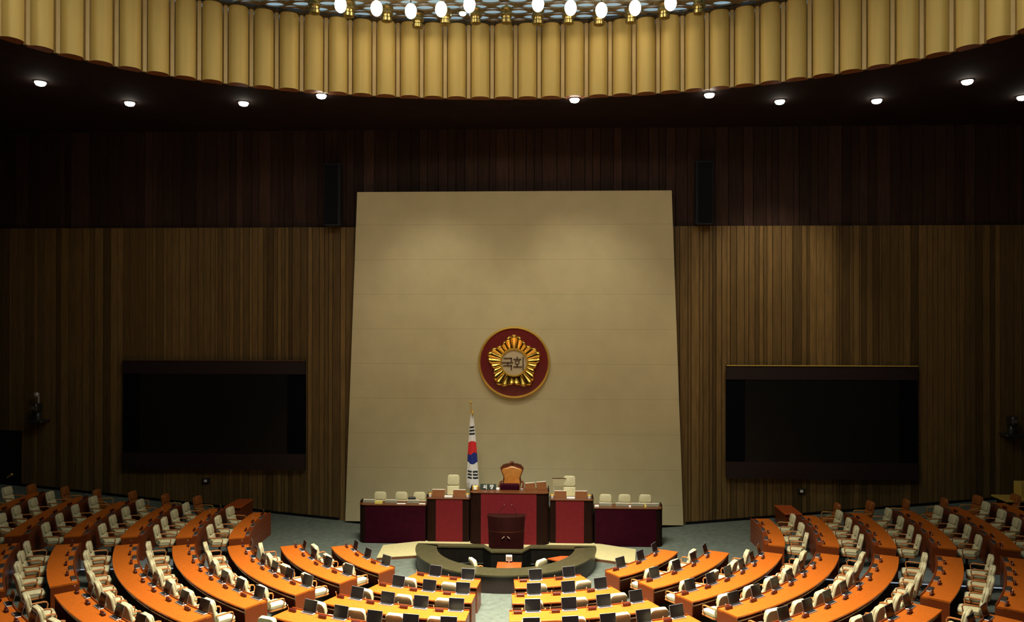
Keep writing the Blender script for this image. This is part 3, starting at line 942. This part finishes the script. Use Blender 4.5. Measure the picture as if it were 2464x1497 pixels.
# speaker's desk top
th = thing('title_plate', 'dark green plate with two white Korean letters on the speaker desk', 'nameplate', (-0.72, 0.62, 1.97))
mp = T(-0.72, 0.60, 1.97) @ RX(-10)
b = MB(); b.box(-0.29, 0.29, -0.02, 0.02, 0, 0.20, mtx=mp); b.obj('plate', 'plate_green', th, smooth=0)
mw = T(-0.72, 0.60, 2.07) @ RX(-10) @ T(0, -0.021, 0) @ Matrix.Rotation(R(90), 4, 'X')
b = MB()
q = 0.022
ringstroke(b, -0.13, 0.025, 0.028, q, 0, 0.006, mw); stroke(b, [(-0.175, -0.035), (-0.085, -0.035)], q, 0, 0.006, mw); stroke(b, [(-0.06, 0.07), (-0.06, -0.07)], q, 0, 0.006, mw)
stroke(b, [(0.07, 0.06), (0.15, 0.06)], q, 0, 0.006, mw); stroke(b, [(0.11, 0.06), (0.07, 0.0)], q, 0, 0.006, mw); stroke(b, [(0.11, 0.045), (0.145, 0.0)], q, 0, 0.006, mw)
stroke(b, [(0.175, 0.075), (0.175, -0.01)], q, 0, 0.006, mw); stroke(b, [(0.175, 0.035), (0.20, 0.035)], q, 0, 0.006, mw); ringstroke(b, 0.13, -0.045, 0.025, q, 0, 0.006, mw)
b.obj('lettering', 'white', th, smooth=0)
b = MB(); b.bbox(-0.27, 0.42, 0.55, 0.80, 1.97, 2.17, 0.02)
tag(b.obj('document_box', 'dais_maroon'), 'dark red box on the speaker desk right in front of the carved chair', 'box')
monitor_back(0.64, 1.02, 0.70, 1.97, 2.22, 'brown monitor on the speaker desk, nearer the carved chair', 'lid_brown', None, 22)
monitor_back(1.06, 1.44, 0.72, 1.97, 2.26, 'brown monitor on the speaker desk, farther right', 'lid_brown', None, 24)
th = thing('brass_clock', 'small brass and glass desk clock at the left corner of the speaker desk', 'clock', (-1.18, 0.45, 1.97))
b = MB(); b.bbox(-1.29, -1.07, 0.40, 0.55, 1.97, 2.14, 0.02); b.obj('case', 'gold_plain', th)
b = MB(); b.lathe([(0.06, 0), (0.06, 0.012)], 16, mtx=T(-1.18, 0.40, 2.06) @ Matrix.Rotation(R(90), 4, 'X')); b.obj('dial', 'white', th)
b = MB(); b.bbox(-0.42, -0.30, 0.5, 0.6, 1.97, 2.05, 0.01)
tag(b.obj('paper_holder', 'white'), 'white card holder between the title plate and the dark red box', 'papers')
b = MB(); b.lathe([(0.05, 0), (0.06, 0.07)], 12, c=(0.52, 0.5, 1.97))
tag(b.obj('water_glass', 'silver'), 'small clear cup right of the dark red box', 'cup')
th = thing('document_rack', 'thin pale document rack standing behind the right red desk', 'rack', (1.95, 1.9, 1.0))
b = MB(); b.box(1.66, 2.14, 1.88, 1.92, 1.86, 2.12); b.obj('pages', 'panel_cream', th, smooth=0)
b = MB(); b.box(1.64, 2.16, 1.88, 1.93, 2.12, 2.15); b.obj('top_rail', 'letter_brown', th, smooth=0)
b = MB(); b.box(1.68, 1.72, 1.89, 1.92, 1.0, 1.86); b.obj('leg', 'panel_cream', th, smooth=0)
b = MB(); b.box(2.08, 2.12, 1.89, 1.92, 1.0, 1.86); b.obj('leg', 'panel_cream', th, smooth=0)

# ------------------------------------------------------------------ flag
FX, FY = -1.47, 1.9
th = thing('national_flag', 'furled white flag with red and blue disc and black bars on a gold pole', 'flag', (FX, FY, 1.0))
b = MB(); b.lathe([(0.20, 0), (0.20, 0.04), (0.05, 0.08)], 20, c=(FX, FY, 1.0)); b.obj('foot', 'gold_plain', th)
b = MB(); b.tube([(FX, FY, 1.04), (FX - 0.02, FY, 4.95)], 0.018, 8); b.obj('pole', 'gold_wood', th)
b = MB(); b.sphere((FX - 0.02, FY, 5.02), 0.055, 12, 8); b.lathe([(0.03, -0.11), (0.02, -0.06)], 10, c=(FX - 0.02, FY, 5.02)); b.obj('finial', 'gold_plain', th)
b = MB(); b.tube([(FX + 0.03, FY - 0.1, 4.75), (FX + 0.06, FY - 0.12, 4.62), (FX + 0.05, FY - 0.12, 4.5)], [0.02, 0.045, 0.02], 8); b.obj('tassel', 'gold_plain', th)
b = MB()
NZ, NA = 190, 72
ztop, zbot = 4.62, 1.72
rows = []
for k in range(NZ + 1):
    z = ztop + (zbot - ztop) * k / NZ
    f = k / NZ
    w = 0.035 + 0.20 * min(1, f * 1.02) ** 0.75
    if f > 0.93:
        w *= 1 - (f - 0.93) * 2.2
    cxo = FX + 0.03 + 0.035 * f
    ring = []
    for a in range(NA):
        p = 2 * PI * a / NA
        rr = w * (1 + 0.10 * math.sin(4 * p + 0.6 + 2 * f))
        ring.append((cxo + rr * math.cos(p), FY + 0.55 * rr * math.sin(p) - 0.02, z - 0.10 * f * math.cos(p) * 0.4))
    rows.append(ring)
vs = [p for r_ in rows for p in r_]
fs, mis = [], []
for k in range(NZ):
    z = ztop + (zbot - ztop) * (k + 0.5) / NZ
    f = (k + 0.5) / NZ
    for a in range(NA):
        a2 = (a + 1) % NA
        fs.append((k * NA + a, (k + 1) * NA + a, (k + 1) * NA + a2, k * NA + a2))
        p = 2 * PI * (a + 0.5) / NA
        front = math.sin(p) < 0.35
        u = math.cos(p)
        mi = 0
        zz = z - 0.02 * u
        for (za, zb3) in ((4.11, 4.035), (3.985, 3.91), (3.86, 3.785)):
            if front and zb3 < zz < za and abs(u) < 0.95:
                mi = 1
        if front and 2.62 < zz < 3.57:
            mid = 3.07 + 0.05 * math.sin(u * 3)
            top_ = 3.55 - 0.05 * u * u
            bot_ = 2.66 + 0.10 * u * u
            if mid < zz < top_:
                mi = 2
            elif bot_ < zz <= mid:
                mi = 3
        for (za, zb3) in ((2.42, 2.345), (2.305, 2.23), (2.185, 2.11)):
            if front and zb3 < zz + 0.0 < za and 0.10 < abs(u) < 0.93:
                mi = 1
        mis.append(mi)
b.v = vs; b.f = fs; b.mi = mis; b.tone = [1.0] * len(fs)
b.obj('cloth', ['flag_white', 'flag_black', 'flag_red', 'flag_blue'], th, smooth=60)

# ------------------------------------------------------------------ members' desks
R1, DR = 6.24, 1.6
me_lapbase = MB().bbox(-0.19, 0.19, -0.015, 0.10, 0, 0.02, 0.006).mesh('base', 'silver')
me_keys = MB().box(-0.16, 0.16, 0.0, 0.09, 0.02, 0.0225).mesh('keyboard', 'black_base')
lm = T(0, 0.10, 0.012) @ RX(-14)
me_lid = MB().bbox(-0.197, 0.197, -0.006, 0.008, 0, 0.285, 0.005, mtx=lm).mesh('lid', 'bezel')
me_disp = MB().box(-0.188, 0.188, -0.0085, -0.0055, 0.010, 0.276, mtx=lm).mesh('display', 'screen_black', smooth=0)
me_shut = MB().bbox(-0.19, 0.19, -0.02, 0.10, 0.02, 0.032, 0.006).mesh('lid', 'lid_shut')
me_plate = MB().bbox(-0.105, 0.105, -0.03, 0.03, 0, 0.075, 0.008).mesh('nameplate', 'plate_wood')
bmic = MB(); bmic.lathe([(0.022, 0), (0.022, 0.012), (0.008, 0.02)], 8); bmic.tube([(0, 0, 0.015), (0, -0.01, 0.09), (0, -0.03, 0.14)], 0.007, 5); bmic.sphere((0, -0.032, 0.145), 0.016, 8, 6)
me_mic = bmic.mesh('microphone', 'chrome')


def desk(label, group, row, th0, th1, n):
    """one continuous curved desk: th0..th1 signed angles from the hall axis (th0 nearer the centre aisle)"""
    r = R1 + (row - 1) * DR
    zf = cone(r)
    zt = 0.75 + 0.1545 * (row - 1)
    tm = (th0 + th1) / 2
    org = pol(r - 0.28, tm, zf)
    th = thing('curved_desk', label, 'desk', org, 0, group)
    a0, a1 = min(th0, th1), max(th0, th1)
    K = max(4, int(abs(a1 - a0) * r / 0.22))
    ang = [a0 + (a1 - a0) * k / K for k in range(K + 1)]

    def arc(ri, ro, z0, z1, z0i=None, e=0.0):
        rings = []
        for k, a in enumerate(ang):
            aa = a
            if k == 0: aa = a + e / r
            if k == K: aa = a - e / r
            rings.append([pol(ri, aa, z0 if z0i is None else z0i), pol(ro, aa, z0), pol(ro, aa, z1), pol(ri, aa, z1)])
        return rings
    # worktop with softened seat-side edge
    rings = []
    for a in ang:
        rings.append([pol(r - 0.50, a, zt - 0.045), pol(r - 0.008, a, zt - 0.045), pol(r, a, zt - 0.037), pol(r, a, zt - 0.006), pol(r - 0.006, a, zt), pol(r - 0.50, a, zt)])
    MB().loft(rings).obj('worktop', 'desk_wood', th)
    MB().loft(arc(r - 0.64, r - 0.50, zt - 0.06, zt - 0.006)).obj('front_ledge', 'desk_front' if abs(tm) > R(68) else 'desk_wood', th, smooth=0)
    # front (modesty) panel with two fine reveals
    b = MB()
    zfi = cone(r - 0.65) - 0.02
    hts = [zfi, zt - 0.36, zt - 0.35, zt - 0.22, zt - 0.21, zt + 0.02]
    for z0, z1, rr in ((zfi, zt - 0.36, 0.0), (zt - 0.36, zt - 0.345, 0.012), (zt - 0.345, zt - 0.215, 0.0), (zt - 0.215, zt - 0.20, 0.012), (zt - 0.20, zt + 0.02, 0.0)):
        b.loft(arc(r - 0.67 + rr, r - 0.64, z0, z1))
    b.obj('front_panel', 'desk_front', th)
    for aa, s_ in ((a0, 1), (a1, -1)):
        b = MB()
        t2 = aa + s_ * 0.035 / r
        rg = []
        for q in (aa, t2):
            rg.append([pol(r - 0.64, q, cone(r - 0.64) - 0.02), pol(r - 0.02, q, zf - 0.03), pol(r - 0.02, q, zt - 0.045), pol(r - 0.64, q, zt - 0.06)])
        b.loft(rg)
        b.obj('end_panel', 'desk_front', th, smooth=0)
    b = MB()
    b.loft(arc(r - 0.56, r - 0.10, zt - 0.17, zt - 0.155, e=0.035))
    for k in range(1, n):
        q = a0 + (a1 - a0) * k / n
        d = 0.012 / r
        b.loft([[pol(r - 0.56, q - d, zt - 0.155), pol(r - 0.07, q - d, zt - 0.155), pol(r - 0.07, q - d, zt - 0.045), pol(r - 0.56, q - d, zt - 0.045)],
                [pol(r - 0.56, q + d, zt - 0.155), pol(r - 0.07, q + d, zt - 0.155), pol(r - 0.07, q + d, zt - 0.045), pol(r - 0.56, q + d, zt - 0.045)]])
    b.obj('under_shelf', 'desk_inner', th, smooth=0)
    b = MB(); b.loft(arc(r - 0.10, r - 0.085, zt - 0.175, zt - 0.15, e=0.035)); b.obj('shelf_edge', 'shelf_edge', th)
    return th, r, zf, zt


BLOCK = {'A': 'centre', 'B': 'middle', 'C': 'outer', 'D': 'upper middle'}
cnt = {'chair': 0, 'laptop': 0, 'plate': 0, 'desk': 0}


def asn(w, r):
    return math.asin(min(1, w / r))


def block(kind, side, row):
    r = R1 + (row - 1) * DR
    if kind == 'A':
        t0, t1 = asn(0.53, r), R(30) - asn(0.47, r)
        n = row + 1
    elif kind == 'B':
        t0 = R(30) + asn(0.51, r)
        if row >= 6:
            t1 = R(49.8) - asn(0.35, r)
        else:
            t1 = R(69.4) - asn(0.46, r)
        n = {1: 3, 2: 4, 3: 6, 4: 7, 5: 8}.get(row, max(4, round((t1 - t0) * r / 0.95)))
    elif kind == 'D':
        t0 = R(49.8) + asn(0.35, r)
        t1 = R(69.4) - asn(0.46, r)
        n = round((t1 - t0) * r / 0.98)
    else:
        t0 = R(69.6) + asn(0.42, r)
        t1 = R({3: 93.0, 4: 92.0, 5: 91.0}.get(row, 90.0))
        n = {3: 3, 4: 4, 5: 4, 6: 4}.get(row, 5)
    sg = -1 if side == 'left' else 1
    desc = '%s %s block' % (side, BLOCK[kind])
    rowd = '%s row' % ORD[row]
    probe = [t0 + (t1 - t0) * k / 12 for k in range(13)]
    zt = 0.75 + 0.1545 * (row - 1)
    if not any(in_frame(pol(r - 0.25, sg * q, zt), 0, 12) for q in probe):
        seen = False
    else:
        seen = True
    if seen:
        dk, r, zf, zt = desk('curved orange wooden desk, %s, %s from the podium' % (desc, rowd), 'curved desks', row, sg * t0, sg * t1, n)
        cnt['desk'] += 1
    for k in range(n):
        tq = sg * (t0 + (t1 - t0) * (k + 0.5) / n)
        seat = '%s, %s from podium, %s seat from centre aisle' % (desc, rowd, ORD[k + 1])
        # chair
        rc = r + 0.34
        x, y, _ = pol(rc, tq, 0)
        if in_frame((x, y, cone(rc) + 0.95), 30, 20):
            put_chair(CREAM, x, y, cone(rc), tq + R(random.uniform(-7, 7)), 'cream swivel chair, ' + seat, 'cream swivel chairs at the curved desks')
            cnt['chair'] += 1
        if not seen:
            continue
        # laptop: right of the seat middle, nameplate left of it
        def on_desk(rr, off):
            q = tq + off / (r - 0.4)
            return pol(rr, q, zt), q
        p, q = on_desk(r - 0.53, 0.13)
        p = (p[0], p[1], p[2] - 0.006)
        if in_frame((p[0], p[1], p[2] + 0.2), 10, 10):
            shut = kind in 'CD' or (row >= 4 and abs(tq) > R(56))
            lt_ = thing('laptop', ('closed grey laptop, ' if shut else 'open black laptop, ') + seat, 'laptop', p, q, 'laptops on the curved desks')
            local(me_lapbase, 'base', lt_)
            if shut:
                local(me_shut, 'lid', lt_)
            else:
                local(me_keys, 'keyboard', lt_)
                ld = local(me_lid, 'lid', lt_)
                local(me_disp, 'display', ld)
            cnt['laptop'] += 1
        p, q = on_desk(r - 0.46, -0.26)
        if in_frame((p[0], p[1], p[2] + 0.05), 10, 5):
            o = bpy.data.objects.new('nameplate', me_plate)
            COL.objects.link(o)
            o.location = p; o.rotation_euler = (0, 0, q)
            tag(o, 'dark wooden nameplate, ' + seat, 'nameplate', 'nameplates on the curved desks')
            cnt['plate'] += 1
        p, q = on_desk(r - 0.47, -0.40)
        if in_frame((p[0], p[1], p[2] + 0.05), 5, 0):
            mo = local(me_mic, 'microphone', dk, Vector(p) - dk.location)
            mo.rotation_euler = (0, 0, q)


for side in ('left', 'right'):
    for row in range(1, 6):
        block('A', side, row)
    for row in range(1, 10):
        block('B', side, row)
    for row in range(6, 11):
        block('D', side, row)
    for row in range(3, 10):
        block('C', side, row)

# ------------------------------------------------------------------ brown chairs and cabinets at the far ends of the outer block
for sg, side in ((-1, 'left'), (1, 'right')):
    for k, (x, y) in enumerate(((11.62, 0.75), (12.75, 0.60), (13.95, 0.50), (15.15, 0.25), (16.3, 0.15), (17.45, -0.05))):
        if sg < 0:
            x -= 0.25
        put_chair(BROWN, sg * x, y, floor_z(x, y), sg * R(90 + random.uniform(-8, 8)), 'brown leather chair at the %s wall end of the desk rows, %s from the platform' % (side, ORD[k + 1]), 'brown leather chairs at the row ends', 'leather_chair')
    cx = sg * 10.55
    z0 = floor_z(10.5, 1.9)
    th = thing('wooden_cabinet', 'red brown wooden cabinet at the wall end of the third row on the %s' % side, 'cabinet', (cx, 1.95, z0), 0, 'wooden cabinets by the row ends')
    b = MB(); b.bbox(cx - 0.30, cx + 0.30, 1.33, 2.6, z0 - 0.03, z0 + 0.56, 0.01); b.obj('body', 'desk_front', th)
    b = MB(); b.bbox(cx - 0.33, cx + 0.33, 1.28, 2.65, z0 + 0.56, z0 + 0.61, 0.01); b.obj('top', 'red_wood', th)

# yellow table near the right wall end
zt = floor_z(17.6, 0.6)
th = thing('side_table', 'yellow lit wooden table at the far right edge by the wall', 'table', (18.3, 0.3, floor_z(18.3, 0.3)))
zz = floor_z(18.3, 0.3)
b = MB(); b.bbox(17.45, 19.4, -0.1, 0.9, zz + 0.70, zz + 0.76, 0.01); b.obj('tabletop', 'yellow_wood', th)
b = MB(); b.box(17.6, 19.3, 0.0, 0.8, zz - 0.06, zz + 0.70); b.obj('base', 'pit_black', th, smooth=0)
b = MB(); b.bbox(18.22, 18.9, 0.4, 0.85, zz + 0.76, zz + 1.28, 0.01)
tag(b.obj('equipment_box', 'yellow_wood'), 'beige yellow box standing on the table at the far right edge', 'box')

# ------------------------------------------------------------------ raised aisle strips with bright nosings between outer and middle blocks
for sg, side, n0 in ((-1, 'left', 0), (1, 'right', 1)):
    b = MB(); nb = MB()
    ta = R(67.0) if sg < 0 else R(66.3)
    for k in range(40):
        r0, r1_ = 6.6 + k * 0.3, 6.6 + (k + 1) * 0.3
        aw0, aw1 = sg * ta, sg * R(72.5)
        q = [pol(r0, aw0, cone(r0) + 0.06), pol(r1_, aw0, cone(r1_) + 0.06), pol(r1_, aw1, cone(r1_) + 0.02), pol(r0, aw1, cone(r0) + 0.02)]
        lo = [pol(r0, aw0, cone(r0) - 0.02), pol(r1_, aw0, cone(r1_) - 0.02)]
        b.add(q, [(0, 1, 2, 3)] if sg > 0 else [(3, 2, 1, 0)])
        b.add([q[0], q[1], lo[1], lo[0]], [(0, 1, 2, 3)], 1)
        d = sg * 0.05 / r0
        nb.add([pol(r0, aw0 - d * 0.2, cone(r0) + 0.066), pol(r1_, aw0 - d * 0.2, cone(r1_) + 0.066), pol(r1_, aw0 + d * 0.6, cone(r1_) + 0.066), pol(r0, aw0 + d * 0.6, cone(r0) + 0.066),
                pol(r0, aw0 - d * 0.2, cone(r0) + 0.04), pol(r1_, aw0 - d * 0.2, cone(r1_) + 0.04)], [(0, 1, 2, 3), (0, 1, 5, 4)])
    struct(b.obj('floor_aisle_' + side, ['carpet_aisle', 'black_gap'], smooth=0))
    struct(nb.obj('trim_%d' % (11 + n0), 'nosing', smooth=0))

# ------------------------------------------------------------------ lights
def lamp(name, kind, loc, power, col=(1, 0.92, 0.76), **kw):
    d = bpy.data.lights.new(name, kind)
    d.energy = power
    d.color = col
    o = bpy.data.objects.new(name, d)
    COL.objects.link(o)
    o.location = loc
    tgt = kw.pop('to', None)
    for k, v in kw.items():
        setattr(d, k, v)
    if tgt is not None:
        o.rotation_euler = (Vector(tgt) - Vector(loc)).to_track_quat('-Z', 'Y').to_euler()
    return o


# the lit oval lattice (its part above the front of the hall, beyond the top of the picture)
lamp('lattice_light', 'AREA', (0.3, -9.0, 17.9), 3600, shape='RECTANGLE', size=7, size_y=5.0, spread=R(76))
lamp('lattice_light', 'AREA', (0.3, -9.6, 18.0), 330, shape='RECTANGLE', size=16, size_y=3.0)
for x in (-10, -5, 0.5, 6, 11):
    lamp('lattice_bulb', 'POINT', (x, -8.3 - (abs(x - 0.5) * 0.15), 17.6), 95, shadow_soft_size=0.2)
# downlights washing the panel
for x, p in ((-2.9, 760), (2.7, 840)):
    lamp('panel_spot', 'SPOT', (x, -2.6, 15.6), p, to=(x, 2.85, 6.4), spot_size=R(62), spot_blend=1.0, shadow_soft_size=0.15)
# stage spots
for x in (-2.5, 2.5):
    lamp('stage_spot', 'SPOT', (x, -6.0, 17.6), 260, to=(x * 0.5, 0.0, 0.5), spot_size=R(38), spot_blend=0.7, shadow_soft_size=0.15)
# wall wash on the right side
lamp('wall_spot', 'SPOT', (10.0, -1.6, 15.7), 1050, col=(1, 0.85, 0.6), to=(10.2, 3.1, 7.8), spot_size=R(62), spot_blend=0.9, shadow_soft_size=0.15)

w = bpy.data.worlds.new('world')
SC.world = w
w.use_nodes = True
w.node_tree.nodes['Background'].inputs['Color'].default_value = (0.02, 0.018, 0.016, 1)
w.node_tree.nodes['Background'].inputs['Strength'].default_value = 0.2

SC.cycles.use_adaptive_sampling = True
SC.cycles.adaptive_threshold = 0.05
SC.cycles.max_bounces = 4
SC.cycles.diffuse_bounces = 2
SC.cycles.glossy_bounces = 2
SC.cycles.transmission_bounces = 2
SC.cycles.sample_clamp_indirect = 6.0
SC.view_settings.view_transform = 'Standard'
SC.view_settings.look = 'None'
SC.view_settings.exposure = 0.0
print('COUNTS', cnt, 'objects', len(bpy.data.objects))
